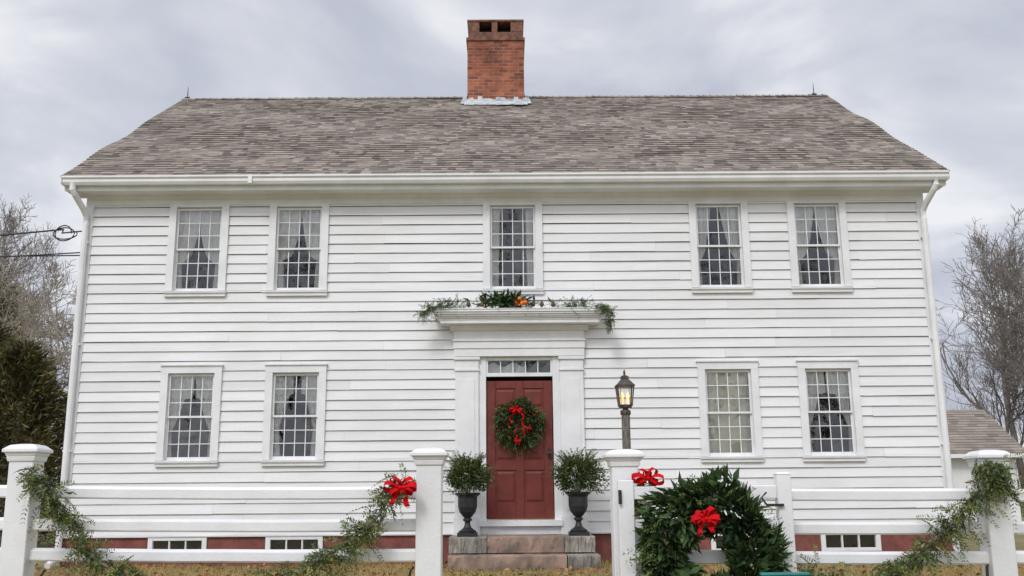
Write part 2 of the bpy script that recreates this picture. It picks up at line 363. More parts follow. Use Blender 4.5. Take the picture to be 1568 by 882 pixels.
mb.box(CX0+.2,CX1-.2,CY0+.3,CY1-.3,9.571,9.795,1)
mb.obj('brick_chimney',['brick','soot','sootbrick'],house,bevel=.004)
mb=MB()
def roofz(y): return 4.86+(y+.45)*(RZ-4.86)/(RY+.45)
n=14; a,b=CX0-.06,CX1+.06
for i in range(n):
    xa=a+(b-a)*i/n; xb=a+(b-a)*(i+1)/n; la=random.uniform(.0,.05)
    z0=roofz(CY0-.24-la)
    mb.add([(xa,CY0-.24-la,z0+.04),(xb,CY0-.24-la,z0+.04),(xb,CY0-.012,roofz(CY0)+.05),(xa,CY0-.012,roofz(CY0)+.05)],[(0,1,2,3)])
    h1=random.uniform(.08,.16); mb.add([(xa,CY0-.012,roofz(CY0)+.03),(xb,CY0-.012,roofz(CY0)+.03),(xb,CY0-.010,roofz(CY0)+h1),(xa,CY0-.010,roofz(CY0)+h1)],[(0,1,2,3)])
for x,s in ((CX0,-1),(CX1,1)):
    mb.add([(x+s*.012,CY0-.02,roofz(CY0)+.02),(x+s*.012,RY,roofz(RY)+.02),(x+s*.012,RY,roofz(RY)+.15),(x+s*.012,CY0-.02,roofz(CY0)+.12)],[(0,1,2,3)])
    mb.add([(x,CY0-.15,roofz(CY0-.15)+.03),(x+s*.14,CY0-.15,roofz(CY0-.15)+.04),(x+s*.10,RY,roofz(RY)+.04),(x,RY,roofz(RY)+.05)],[(0,1,2,3)])
mb.obj('lead_flashing',['lead'],house)

# ---- windows
fr=MB(); it=MB(); cu=MB(); sh=MB()
def curtain(x0,x1,z0,z1,inner,y=.10,mbx=cu):
    for sgn in (-1,1):
        xo=x0 if sgn<0 else x1; half=(x1-x0)/2; nu,nv=26,24; vs=[];ph=random.uniform(0,6); am=random.uniform(.85,1.15); dens=random.uniform(5,8)
        for j in range(nv+1):
            s=j/nv; zz=z0+(z1-z0)*s; cov=max(.04,min(1.02,am*inner(s)+random.uniform(-.008,.008)))
            for i in range(nu+1):
                u=i/nu
                vs.append((xo-sgn*u*cov*half, y+(.014+.010*(1-cov))*math.sin(u*dens*math.pi*1.25+ph+s*1.5)+sgn*.002, zz-.03*math.sin(u*3)*(1-s)))
        fs=[(j*(nu+1)+i,j*(nu+1)+i+1,(j+1)*(nu+1)+i+1,(j+1)*(nu+1)+i) for j in range(nv) for i in range(nu)]
        mbx.add(vs,fs)
def tie(lo,knot,top,p=.7):
    def f(s):
        if s<knot: return lo*(1+(knot-s)*1.0)
        t=(s-knot)/(1-knot); return lo+(top-lo)*(t**p)
    return f
for (xc,z0,z1,w,k) in wins:
    x0,x1=xc-w/2,xc+w/2; cw=.105; up=k.startswith('up')
    fr.box(x0-cw,x0+.004,-.05,.012,z0-.0,z1+.004); fr.box(x1-.004,x1+cw,-.05,.012,z0-.0,z1+.004)
    if up: fr.box(x0-cw-.0,x1+cw+.0,-.052,.012,z1+.004,4.524)
    else:
        fr.box(x0-cw,x1+cw,-.052,.012,z1+.004,z1+.115); fr.box(x0-cw-.015,x1+cw+.015,-.075,.012,z1+.115,z1+.135)
    fr.exx([(-.075,z0-.04),(.03,z0-.04),(.03,z0+.004),(-.03,z0+.0),(-.08,z0-.012)],x0-cw-.012,x1+cw+.012)
    fr.box(x0-cw-.003,x1+cw+.003,-.054,.012,z0-.09,z0-.04)
    fr.box(x0-.0,x0+.012,.012,.09,z0,z1);fr.box(x1-.012,x1,.012,.09,z0,z1);fr.box(x0+.012,x1-.012,.012,.09,z1-.012,z1);fr.box(x0+.012,x1-.012,.03,.09,z0,z0+.012)
    zm=(z0+z1)/2
    for (a,b,y) in ((zm-.016,z1-.010,.004),(z0+.010,zm+.016,.034)):
        st=.027; xa,xb=x0+.010,x1-.010
        fr.box(xa,xa+st,y,y+.028,a,b);fr.box(xb-st,xb,y,y+.028,a,b)
        bt=.042 if y>.02 else .030
        fr.box(xa+st,xb-st,y+.001,y+.027,b-.030,b);fr.box(xa+st,xb-st,y+.001,y+.027,a,a+bt)
        ix0,ix1,iz0,iz1=xa+st,xb-st,a+bt,b-.030
        mw=.0125
        for c_ in range(1,4):
            xx=ix0+(ix1-ix0)*c_/4; fr.box(xx-mw/2,xx+mw/2,y+.008,y+.022,iz0,iz1)
        for r_ in range(1,3):
            zz=iz0+(iz1-iz0)*r_/3; fr.box(ix0,ix1,y+.010,y+.020,zz-mw/2,zz+mw/2)
        for c_ in range(4):
            for r_ in range(3):
                pa=ix0+(ix1-ix0)*c_/4;pb=ix0+(ix1-ix0)*(c_+1)/4;qa=iz0+(iz1-iz0)*r_/3;qb=iz0+(iz1-iz0)*(r_+1)/3
                tx,tz=random.gauss(0,.0012),random.gauss(0,.0014); yy=y+.015
                gl.add([(pa,yy-tx-tz,qa),(pb,yy+tx-tz,qa),(pb,yy+tx+tz,qb),(pa,yy-tx+tz,qb)],[(0,1,2,3)])
    X0,X1,Z0,Z1=x0-.25,x1+.25,z0-.2,z1+.05; Y0,Y1=.135,1.3
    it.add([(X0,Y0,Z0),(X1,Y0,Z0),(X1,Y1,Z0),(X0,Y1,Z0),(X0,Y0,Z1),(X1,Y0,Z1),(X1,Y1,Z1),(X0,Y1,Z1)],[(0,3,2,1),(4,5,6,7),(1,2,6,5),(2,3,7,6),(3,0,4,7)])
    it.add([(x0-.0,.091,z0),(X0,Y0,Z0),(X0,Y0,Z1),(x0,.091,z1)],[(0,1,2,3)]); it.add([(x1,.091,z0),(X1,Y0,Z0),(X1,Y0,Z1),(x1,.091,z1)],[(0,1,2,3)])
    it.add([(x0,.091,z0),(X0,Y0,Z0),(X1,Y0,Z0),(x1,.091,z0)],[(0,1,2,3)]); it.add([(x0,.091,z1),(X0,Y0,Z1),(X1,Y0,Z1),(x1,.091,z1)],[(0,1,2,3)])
    if k=='lo1':
        curtain(x0,x1,z0+.02,z1,tie(.20,.33,1.02,.8)); curtain(x0,x1,z0+.95,z1,lambda s:1.02,y=.083)
    elif k=='lo2':
        curtain(x0,x1,z0+.02,z1,tie(.30,.36,.95,1.0)); curtain(x0,x1,z0+1.0,z1,lambda s:.95,y=.083)
    elif k=='shade':
        sh.box(x0,x1,.12,.125,z0+.02,z1); curtain(x0,x1,z0,z1,lambda s:.25,y=.10)
    elif k=='upc': curtain(x0,x1,z0,z1,lambda s:.40+.08*s)
    elif k=='up4': curtain(x0,x1,z0,z1,tie(.20,.35,.85,.5))
    elif k=='up2': curtain(x0,x1,z0,z1,tie(.28,.38,1.05,.35))
    else: curtain(x0,x1,z0,z1,tie(.24,.36,1.05,.38))
tz0,tz1=1.835,2.025; tx0,tx1=DX0+.02,DX1-.02
fr.box(tx0-.03,tx1+.03,-.02,.06,tz0-.055,tz0); fr.box(tx0-.03,tx1+.03,-.02,.06,tz1,tz1+.045)
fr.box(tx0-.03,tx0,-.018,.06,tz0,tz1);fr.box(tx1,tx1+.03,-.018,.06,tz0,tz1)
w=(tx1-tx0)/5
for i in range(1,5): fr.box(tx0+w*i-.007,tx0+w*i+.007,.0,.04,tz0,tz1)
for i in range(5):
    tt=random.gauss(0,.0008); gl.add([(tx0+w*i,.02+tt,tz0),(tx0+w*(i+1),.02-tt,tz0),(tx0+w*(i+1),.022-tt,tz1),(tx0+w*i,.018+tt,tz1)],[(0,1,2,3)])
it.box(tx0,tx1,.5,.6,tz0-.1,tz1+.1)
vs=[]
for k in range(25):
    x=tx0+.62*(tx1-tx0)*k/24; vs+=[(x,.10+.01*math.sin(k*1.3),tz0),(x,.10+.01*math.sin(k*1.3+.5),tz0+.14+.03*math.sin(k*.5))]
cu.add(vs,[(2*i,2*i+2,2*i+3,2*i+1) for i in range(24)])
fr.obj('window_frames',['trim'],house); gl.obj('window_glass',['glass'],house); it.obj('window_interiors',['interior'],house); cu.obj('curtains',['curtain'],house,smooth=True); sh.obj('window_shade',['shade'],house)

# ---- door
mb=MB(); dy=.03
mb.box(DX0,DX1,dy,dy+.05,-.331,1.715)
W_=DX1-DX0; stile=.13; mid=.12; hw=(W_-2*stile-mid)/2
pan=[(-.10,.38),(.52,1.20),(1.31,1.60)]
mb.box(DX0,DX0+stile,dy-.018,dy,-.331,1.715);mb.box(DX1-stile,DX1,dy-.018,dy,-.331,1.715);mb.box(DX0+stile+hw,DX1-stile-hw,dy-.018,dy,-.331,1.715)
for a,b in ((-.331,-.10),(.38,.52),(1.20,1.31),(1.60,1.715)):
    for xs_ in (DX0+stile,DX0+stile+hw+mid): mb.box(xs_,xs_+hw,dy-.0175,dy,a,b)
for a,b in pan:
    for xs_ in (DX0+stile,DX0+stile+hw+mid): mb.add([(xs_+.02,dy-.001,a+.02),(xs_+hw-.02,dy-.001,a+.02),(xs_+hw-.02,dy-.001,b-.02),(xs_+.02,dy-.001,b-.02),(xs_+.05,dy-.014,a+.05),(xs_+hw-.05,dy-.014,a+.05),(xs_+hw-.05,dy-.014,b-.05),(xs_+.05,dy-.014,b-.05)],[(0,1,5,4),(1,2,6,5),(2,3,7,6),(3,0,4,7),(4,5,6,7)])
mb.obj('red_paneled_door',['red'],house,bevel=.004)
mb=MB(); kx=DX1-.055
mb.tube([(kx,dy-.02,.62),(kx,dy-.07,.62)],[.012,.012],n=8); mb.tube([(kx,dy-.06,.62),(kx,dy-.075,.62),(kx,dy-.10,.62),(kx,dy-.11,.62)],[.012,.028,.028,.01],n=12); mb.box(kx-.02,kx+.02,dy-.026,dy-.018,.54,.70)
mb.obj('door_knob_and_plate',['iron'],house)
mb=MB()
for xa,xb in ((-.765,-.41),(.82,1.175)):
    mb.box(xa,xb,-.07,.01,-.30,1.86)
    mb.box(xa+.06,xb-.06,-.078,-.07,-.20,1.74)
    mb.box(xa-.02,xb+.02,-.10,.01,-.56,-.30)
    mb.box(xa-.012,xb+.012,-.085,.01,-.3,-.265)
    mb.box(xa-.012,xb+.012,-.09,.01,1.86,1.89); mb.box(xa,xb,-.072,.01,1.89,2.03); mb.box(xa-.02,xb+.02,-.10,.01,2.03,2.075)
mb.box(-.41,DX0-.01,-.035,.06,-.35,2.075); mb.box(DX1+.01,.82,-.035,.06,-.35,2.075)
mb.box(-.412,.822,-.037,.03,2.075,2.08)
mb.box(-.785,1.195,-.095,.01,2.08,2.20); mb.box(-.795,1.205,-.11,.01,2.20,2.31); mb.box(-.81,1.22,-.13,.01,2.31,2.335)
mb.box(-.79,1.20,-.10,.01,2.335,2.47)
mb.exx([(.01,2.47),(-.13,2.47),(-.15,2.50),(-.19,2.53),(-.19,2.55),(.01,2.55)],-.84,1.26)
mb.box(-.98,1.42,-.33,.01,2.55,2.60)
for i,(d,z0,z1) in enumerate(((.34,2.60,2.625),(.36,2.625,2.65),(.385,2.65,2.68),(.41,2.68,2.71),(.43,2.71,2.745))): mb.box(-.64-d-.02,1.08+d+.02,-d,.01,z0,z1)
mb.exx([(-.44,2.745),(.005,2.745),(.005,2.80),(-.44,2.758)],-1.105,1.545)
mb.box(-.41,.82,-.13,.08,-.43,-.345); mb.box(-.41,.82,-.06,.08,-.55,-.43)
mb.obj('door_surround',['trim'],house,bevel=.004)

# ------------------------------------------------------------------ steps
st=empty('stone_steps')
def rough_slab(name,x0,x1,y0,y1,z0,z1,mat,seed):
    r=random.Random(seed); nx=26; mb=MB(); vs=[]
    for i in range(nx+1):
        x=x0+(x1-x0)*i/nx
        a=r.uniform(-.018,.018); b=r.uniform(-.014,.004)
        vs+=[(x,y0+a,z0),(x,y0+a*.5+r.uniform(-.018,.018),(z0+z1)/2+r.uniform(-.03,.03)),(x,y0+.012+a,z1+b-.014),(x,y0+.03+a,z1+b*.3),(x,y1,z1),(x,y1,z0)]
    fs=[]
    for i in range(nx):
        for k in range(5): fs.append((i*6+k,(i+1)*6+k,(i+1)*6+k+1,i*6+k+1))
    fs+= [tuple(range(6)),tuple(nx*6+k for k in range(6))]
    mb.add(vs,fs); return mb.obj(name,[mat],st)
rough_slab('top_slab_left',-.80,-.28,-.95,-.14,-.76,-.548,'granite',1)
rough_slab('top_slab_middle',-.27,.78,-.955,-.14,-.76,-.545,'granite2',2)
rough_slab('top_slab_right',.79,1.215,-.945,-.14,-.76,-.547,'granite',7)
rough_slab('lower_slab',-.79,.80,-1.32,-.14,G-.1,-.772,'granite2',3)
rough_slab('lower_slab_right',.815,1.25,-1.30,-.14,G-.1,-.778,'granite',4)

# ------------------------------------------------------------------ urns
def urn(cx,cy,seed,bw,bh):
    e=empty('black_urn_planter'); zb=-.545
    mb=MB(); mb.box(cx-.14,cx+.14,cy-.14,cy+.14,zb,zb+.05)
    mb.lathe([(.12,zb+.05),(.125,zb+.07),(.10,zb+.085),(.055,zb+.12),(.038,zb+.17),(.04,zb+.20),(.065,zb+.215),(.065,zb+.235),(.045,zb+.25),(.07,zb+.275),(.115,zb+.33),(.135,zb+.40),(.137,zb+.48),(.135,zb+.53),(.15,zb+.555),(.18,zb+.575),(.182,zb+.59),(.165,zb+.60),(.14,zb+.57)],cx,cy,n=28)
    mb.obj('urn',['iron'],e)
    n=4000; th=rng.uniform(0,2*np.pi,n); ph=np.arccos(rng.uniform(-.65,1,n)); rr=rng.uniform(.3,1.0,n)**.55
    lump=1+.24*np.sin(3*th+seed)+.18*np.cos(4*ph+2*th)+.14*np.sin(9*th+5*ph)
    d=np.stack([np.sin(ph)*np.cos(th),np.sin(ph)*np.sin(th),np.cos(ph)],1)
    c=np.array([cx,cy,zb+.80])
    b=c+d*(rr*lump)[:,None]*np.array([bw,bw*.9,bh])
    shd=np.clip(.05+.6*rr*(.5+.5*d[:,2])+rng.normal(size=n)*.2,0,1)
    leafmesh('shrub_leaves',b,d+rng.normal(size=(n,3))*.6,rng.uniform(.03,.06,n),rng.uniform(.014,.026,n),'box',e,rnd=shd)
    m=130; th=rng.uniform(0,2*np.pi,m); ax=np.stack([np.cos(th)*.9,np.sin(th)*.5,rng.uniform(.0,1.4,m)],1); ax=unit(ax)
    s=c+ax*np.array([bw,bw,bh])*.75
    b,dd,l,r=sprays(s,ax+np.array([0,0,.25]),rng.uniform(.10,.34,m),k=11,nl=.035)
    leafmesh('shrub_shoots',b,dd,l,.011,'box',e,rnd=r)
    mb=MB()
    for i in range(14):
        a=random.uniform(0,6.28); mb.tube([(cx,cy,zb+.55),(cx+math.cos(a)*bw*.6,cy+math.sin(a)*bw*.6,zb+.55+bh*1.2)],[.008,.003],n=5)
    mb.obj('shrub_stems',['bark'],e)
urn(-.555,-.62,1,.26,.26); urn(1.015,-.62,2.4,.31,.29)

# ------------------------------------------------------------------ bows
def bow(name,x,y,z,s,tails=True,rot=0,seed=0,parent=None):
    r=random.Random(seed); mb=MB()
    def strip(cl,wd,wid):
        vs=[];n=len(cl)
        for i,p in enumerate(cl):
            ww=wid[i] if isinstance(wid,list) else wid
            vs+= [Vector(p)-wd*ww/2,Vector(p)+wd*ww/2]
        mb.add(vs,[(2*i,2*i+1,2*i+3,2*i+2) for i in range(n-1)])
    for ang,tilt,a in ((0,50,1),(180,-50,1),(38,35,.85),(142,-35,.85),(-28,60,.8),(208,-60,.8),(75,30,.55),(110,-20,.6)):
        ang+=r.uniform(-12,12); a*=r.uniform(.85,1.1); R_=Matrix.Rotation(math.radians(-ang),3,'Y')@Matrix.Rotation(math.radians(tilt+r.uniform(-15,15)),3,'X')
        cl=[]
        for k in range(15):
            f=2*math.pi*k/14; cl.append(R_@Vector((a*s*(1-math.cos(f))/2,0,a*s*.42*math.sin(f)*math.sin(f/2)+.02*s*math.sin(5*f)))+Vector((0,-.02*r.random(),0)))
        wid=[s*.44*(.35+.65*math.sin(math.pi*k/14)) for k in range(15)]
        strip(cl,R_@Vector((0,1,0)),wid)
    if tails:
        for sx in (-1,1):
            l=r.uniform(.9,1.25)
            cl=[Vector((sx*s*(.08+.42*t)+.05*s*math.sin(6*t),-.01-.02*math.sin(9*t),-s*l*t)) for t in [k/8 for k in range(9)]]
            strip(cl,Vector((1,.25,.15)).normalized(),s*.34)
    mb.lathe([(.001,-s*.13),(s*.10,-s*.09),(s*.13,0),(s*.10,s*.09),(.001,s*.13)],0,-.03,n=12)
    o=mb.obj(name,['bow'],parent,smooth=True); o.location=(x,y,z); o.rotation_euler=(0,rot,0)
    return o

def wreath(name,c,R_,r_,n,mat,lsz,seed,berries=0,fir=0,sq=1.0,lump=.25):
    e=empty(name); th=rng.uniform(0,2*np.pi,n); ph=rng.uniform(0,2*np.pi,n); rr=r_*rng.uniform(.15,1,n)**.5*(1+lump*np.sin(th*5+seed)+.5*lump*np.sin(th*11))
    ctr=np.stack([np.cos(th)*R_,0*th,np.sin(th)*R_*sq],1)
    off=np.stack([np.cos(th)*np.cos(ph),-np.abs(np.sin(ph))*.7,np.sin(th)*np.cos(ph)],1)
    b=np.array(c)+ctr+off*rr[:,None]
    tang=np.stack([-np.sin(th),0*th,np.cos(th)],1)
    d=off*1.0+tang*.7+rng.normal(size=(n,3))*.55; d[:,1]-=.3
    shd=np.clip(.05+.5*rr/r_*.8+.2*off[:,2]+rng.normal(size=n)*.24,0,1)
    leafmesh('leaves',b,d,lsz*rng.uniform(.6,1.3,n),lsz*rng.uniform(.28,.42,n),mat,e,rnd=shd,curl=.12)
    if fir:
        m=fir; t2=rng.uniform(0,2*np.pi,m); s=np.array(c)+np.stack([np.cos(t2)*R_,-.03+0*t2,np.sin(t2)*R_*sq],1)
        ax=np.stack([np.cos(t2)-.5*np.sin(t2),-.3+0*t2,np.sin(t2)+.5*np.cos(t2)],1)+rng.normal(size=(m,3))*.4
        bb,dd,l,r=sprays(s,ax,r_*rng.uniform(1.0,1.9,m),k=10,nl=.04); leafmesh('fir_sprigs',bb,dd,l,.008,'fir',e,rnd=r)
    if berries:
        mb=MB()
        for i in range(berries):
            t=random.uniform(0,6.28); q=random.uniform(-.8,.8)*r_; x=c[0]+math.cos(t)*(R_+q); z=c[2]+math.sin(t)*(R_+q)*sq; y=c[1]-r_*.75; s=.010
            mb.add([(x-s,y,z),(x+s,y,z),(x,y-s,z),(x,y+s,z),(x,y,z-s),(x,y,z+s)],[(0,2,5),(2,1,5),(1,3,5),(3,0,5),(2,0,4),(1,2,4),(3,1,4),(0,3,4)],random.choice([0,0,1]))
        mb.obj('berries',['bow','orange'],e)
    return e
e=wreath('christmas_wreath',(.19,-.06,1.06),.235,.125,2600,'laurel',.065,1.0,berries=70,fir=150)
bow('bow',.15,-.19,1.26,.095,tails=False,seed=3,parent=e)
bow('lower_bow',.17,-.19,.80,.05,tails=True,seed=9,parent=e); bow('side_bow',.34,-.17,.98,.04,tails=False,seed=4,parent=e)
mb=MB()
for x0,x1,z0,l in ((.12,.05,1.24,.18),(.20,.30,1.24,.26),(.30,.20,1.0,.2),(.17,.12,.99,.16)):
    vs=[]
    for k in range(14):
        t=k/13; x=x0+(x1-x0)*t+.03*math.sin(7*t+x1*20); z=z0-l*t; y=-.185-.02*math.sin(7*t)
        vs+=[(x-.010,y,z),(x+.010,y+.012*math.cos(8*t),z+.004)]
    mb.add(vs,[(2*i,2*i+1,2*i+3,2*i+2) for i in range(13)])
mb.obj('ribbon_tails',['bow'],e)

# ------------------------------------------------------------------ garland over door
e=empty('door_cornice_garland')
yy=-.34
garland('fir_garland',[(-1.12,yy,2.80),(-.8,yy,2.79),(-.2,yy,2.82),(.2,yy,2.81),(.7,yy,2.80),(1.2,yy,2.80),(1.5,yy,2.79)],170,L=.16,spread=.022,droop=-.1,parent=e,clump=.5)
garland('left_droop',[(-1.0,-.44,2.80),(-1.13,-.44,2.76),(-1.28,-.40,2.66)],80,L=.16,spread=.025,droop=.4,parent=e)
garland('right_droop',[(1.38,-.44,2.79),(1.54,-.44,2.74),(1.56,-.43,2.58),(1.55,-.43,2.46)],120,L=.11,spread=.025,droop=.7,parent=e)
garland('left_mound',[(-1.0,yy,2.82),(-.70,yy,2.84)],60,L=.17,spread=.03,droop=-.3,parent=e)
garland('right_mound',[(.95,yy,2.82),(1.2,yy,2.83)],60,L=.17,spread=.03,droop=-.3,parent=e)
n=420; b=np.stack([rng.normal(.0,.18,n),yy+rng.normal(0,.05,n),2.82+np.abs(rng.normal(0,.06,n))],1)
leafmesh('magnolia_leaves',b,rng.normal(size=(n,3))*np.array([1,.6,.6])+np.array([0,-.2,.4]),.13,.04,'laurel',e)
mb=MB()
for x,z in ((.17,2.84),(.25,2.835),(.21,2.90),(.30,2.85)):
    mb.lathe([(.001,z-.04),(.022,z-.034),(.037,z-.015),(.040,z),(.037,z+.015),(.022,z+.034),(.001,z+.04)],x,-.40,n=14,mi=0)
for x in (-.55,-.35,.42,.55,.72): mb.lathe([(.001,2.78),(.025,2.79),(.034,2.81),(.026,2.84),(.012,2.865),(.001,2.87)],x,-.40,n=8,mi=1)
mb.obj('oranges_and_pine_cones',['orange','cone'],e,smooth=True)

# ------------------------------------------------------------------ fence
FY=-8.85
def fz(x): return -.012*x
fence=empty('white_post_and_rail_fence')
def post(mb,x,w,cap,top):
    h=w/2; z=top; c=cap/2
    mb.box(x-h,x+h,FY-h,FY+h,G-.1,z-.075)
    mb.frus(x,FY,z-.105,z-.075,h+.008,h+.014); mb.frus(x,FY,z-.075,z-.052,h+.014,c-.010); mb.box(x-c,x+c,FY-c,FY+c,z-.052,z-.030); mb.frus(x,FY,z-.030,z-.008,c-.004,c*.72); mb.frus(x,FY,z-.008,z,c*.72,c*.3)
mb=MB()
posts=[(-5.32,.145,.215,.35),(-2.885,.145,.212,.332),(-.461,.150,.222,.290),(.706,.155,.235,.272),(2.915,.145,.212,.25),(5.4,.145,.215,.24)]
for x,w,c_,t in posts: post(mb,x,w,c_,t)
mb.obj('posts',['trim'],fence,bevel=.004)
mb=MB()
spans=[(-8.5,-5.39),(-5.25,-2.955),(-2.815,-.535),(.785,2.845),(2.985,5.32),(5.48,8.5)]
for a,b in spans:
    for zc in (.018,-.172,-.345):
        ra=.037; pr=[]
        for qx,qz in ((-1,-.75),(-.75,-1),(.75,-1),(1,-.75),(1,.55),(.35,1),(-.35,1),(-1,.55)): pr.append((FY+ra*.8*qx,ra*qz))
        za,zb=zc+fz(a)+random.uniform(-.004,.004),zc+fz(b)+random.uniform(-.004,.004); ns=8; vs=[]
        for k in range(ns+1):
            t=k/ns; wv=-.006*math.sin(math.pi*t)+random.uniform(-.001,.001)
            vs+=[(a-.03+(b-a+.06)*t,y,za+(zb-za)*t+z+wv) for y,z in pr]
        mb.add(vs,[(k*8+i,k*8+(i+1)%8,(k+1)*8+(i+1)%8,(k+1)*8+i) for k in range(ns) for i in range(8)])
mb.obj('rails',['trim'],fence)
gate=empty('white_gate'); mb=MB(); gy=-9.02
mb.box(.648,.738,gy-.035,gy+.035,G+.06,.085); mb.box(1.572,1.655,gy-.035,gy+.035,G+.06,.112); mb.frus(1.6135,gy,.112,.125,.046,.03,k0=.04,k1=.02)
for zc in (.012,-.175,-.35,-.62): mb.box(.738,1.572,gy-.02,gy+.02,zc-.037,zc+.037)
mb.obj('leaf',['trim'],gate,bevel=.004)
mb=MB(); mb.box(1.50,1.60,gy-.055,gy-.036,-.07,-.055); mb.tube([(1.5,gy-.05,-.06),(1.47,gy-.06,-.02),(1.5,gy-.06,.01)],.006,n=6); mb.tube([(.655,gy-.05,-.05),(.655,gy-.05,.03)],.010,n=8)
mb.obj('latch_and_hinge',['iron'],gate)
mb=MB()
for x in (-2.76,-.6,2.8): mb.tube([(x,FY-.03,G-.03),(x+.03,FY-.02,-.43),(x+.05,FY-.02,-.40)],.008,n=6)
mb.obj('iron_braces',['iron'],fence)

def fgar(path,n,**k):
    e=empty('evergreen_garland'); garland('fir_sprays',path,n,parent=e,clump=.75,**k); garland('cedar_sprays',path,int(n*.7),parent=e,mat='cedar',L=.15,spread=.03,droop=.8,nw=.009,clump=.6)
    P=interp(path,80); c=P[rng.integers(0,80,n*3)]+rng.normal(size=(n*3,3))*.02
    leafmesh('inner_needles',c,rng.normal(size=c.shape)-np.array([0,0,.5]),.045,.009,'fir',e,rnd=rng.random(n*3)*.6)
    mb=MB(); mb.tube([tuple(p) for p in interp(path,24)],.008,n=6); mb.obj('rope',['bark'],e); return e
gy2=FY-.13
fgar([(-2.80,gy2,.11),(-2.70,gy2,.12),(-2.62,gy2,-.05),(-2.50,gy2,-.15),(-2.41,gy2,-.33),(-2.15,gy2,-.45),(-1.7,gy2,-.55),(-1.28,gy2,-.45),(-.98,gy2,-.30),(-.76,gy2,-.12),(-.63,gy2,.08)],330,L=.12,spread=.028)
fgar([(2.90,gy2,.14),(2.84,gy2,.05),(2.74,gy2,-.06),(2.58,gy2,-.19),(2.38,gy2,-.36),(2.1,gy2,-.52),(1.85,gy2,-.5),(1.70,gy2,-.42)],200,L=.12,spread=.028)
fgar([(2.80,gy2,.15),(2.90,gy2,.12),(2.96,gy2,.0)],36,L=.10,spread=.02)
fgar([(.80,FY-.1,.06),(.78,FY-.1,-.02),(.81,FY-.1,-.1)],24,L=.08,spread=.02)
bow('red_bow',-.615,FY-.19,.055,.092,tails=True,seed=5)
bow('red_bow',.825,FY-.17,.095,.088,tails=False,seed=8)
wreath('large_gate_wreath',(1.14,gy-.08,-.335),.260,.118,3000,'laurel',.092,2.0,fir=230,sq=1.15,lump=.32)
bow('red_bow',1.10,gy-.26,-.13,.080,tails=True,seed=11)

e=empty('teal_sign'); mb=MB(); mb.box(1.36,1.60,-9.44,-9.42,-.62,-.425); mb.box(1.35,1.61,-9.45,-9.41,-.425,-.41); mb.box(1.46,1.50,-9.418,-9.38,G-.05,-.45); mb.obj('board',['teal'],e,bevel=.003)

# ------------------------------------------------------------------ lamp post
lp=empty('post_lantern'); lx,ly=1.276,-4.35; mb=MB()
mb.lathe([(.045,G-.1),(.045,.86),(.052,.862),(.052,.885)],lx,ly,n=16); mb.obj('post',['copper'],lp)
mb=MB()
mb.lathe([(.054,.84),(.058,.86),(.054,.885),(.03,.895),(.03,.91),(.07,.915),(.07,.93)],lx,ly,n=16)
z0,z1=.93,1.14
mb.frus(lx,ly,z0,z0+.015,.072,.074)
for sx in (-1,1):
    for sy in (-1,1): mb.tube([(lx+sx*.066,ly+sy*.066,z0+.01),(lx+sx*.088,ly+sy*.088,z1)],.007,n=5)
    for f in (-.33,.33): mb.tube([(lx+f*.136,ly+sx*.068,z0+.01),(lx+f*.18,ly+sx*.088,z1)],.003,n=5)
mb.frus(lx,ly,z1,z1+.014,.098,.100); mb.frus(lx,ly,z1+.014,z1+.085,.094,.035); mb.frus(lx,ly,z1+.085,z1+.105,.04,.04); mb.frus(lx,ly,z1+.105,z1+.125,.045,.012)
mb.tube([(lx,ly,z1+.12),(lx,ly,z1+.145),(lx,ly,z1+.16),(lx,ly,z1+.185)],[.006,.014,.012,.003],n=8)
mb.obj('lantern_frame',['bronze'],lp)
mb=MB(); 
for i in range(4):
    a=math.pi/2*i; c_,s_=math.cos(a),math.sin(a)
    P=[(-.064,-.068,z0+.015),(.064,-.068,z0+.015),(.086,-.088,z1),(-.086,-.088,z1)]
    mb.add([(lx+x*c_-y*s_,ly+x*s_+y*c_,z) for x,y,z in P],[(0,1,2,3)])
mb.obj('lantern_glass',['glass'],lp)
mb=MB()
for q in (-.03,.03): mb.lathe([(.010,z0+.02),(.010,z0+.07),(.014,z0+.09),(.016,z0+.11),(.010,z0+.14),(.002,z0+.155)],lx+q,ly,n=10)
mb.obj('lit_bulbs',['bulb'],lp)

# ------------------------------------------------------------------ ground + grass
mb=MB(); mb.add([(-300,-300,G),(300,-300,G),(300,300,G),(-300,300,G)],[(0,1,2,3)])
M['ground']=simple('winter_lawn',(.30,.24,.11),(.13,.13,.05),scale=1.4,rough=.95,bump=.5,bscale=30,detail=10)
mb.obj('ground',['ground'])
n=60000; b=np.stack([rng.uniform(-11,11,n),-rng.uniform(.05,4.2,n),np.full(n,G-.005)],1)
d=rng.normal(size=(n,3))*.45; d[:,2]=1
pt=.5+.35*np.sin(b[:,0]*2.1+b[:,1]*1.3)+.25*np.sin(b[:,0]*5.3-b[:,1]*4)
leafmesh('grass',b,d,rng.uniform(.03,.09,n)*(.6+.6*pt),.008,'grass',rnd=np.clip(pt*.6+rng.normal(size=n)*.25+.2,0,1))
n=2600; b=np.stack([rng.uniform(-11,11,n),-rng.uniform(.05,4.2,n),np.full(n,G+.02)+rng.uniform(0,.03,n)],1); d=rng.normal(size=(n,3)); d[:,2]*=.3
leafmesh('fallen_leaves',b,d,rng.uniform(.05,.09,n),.05,'dead')

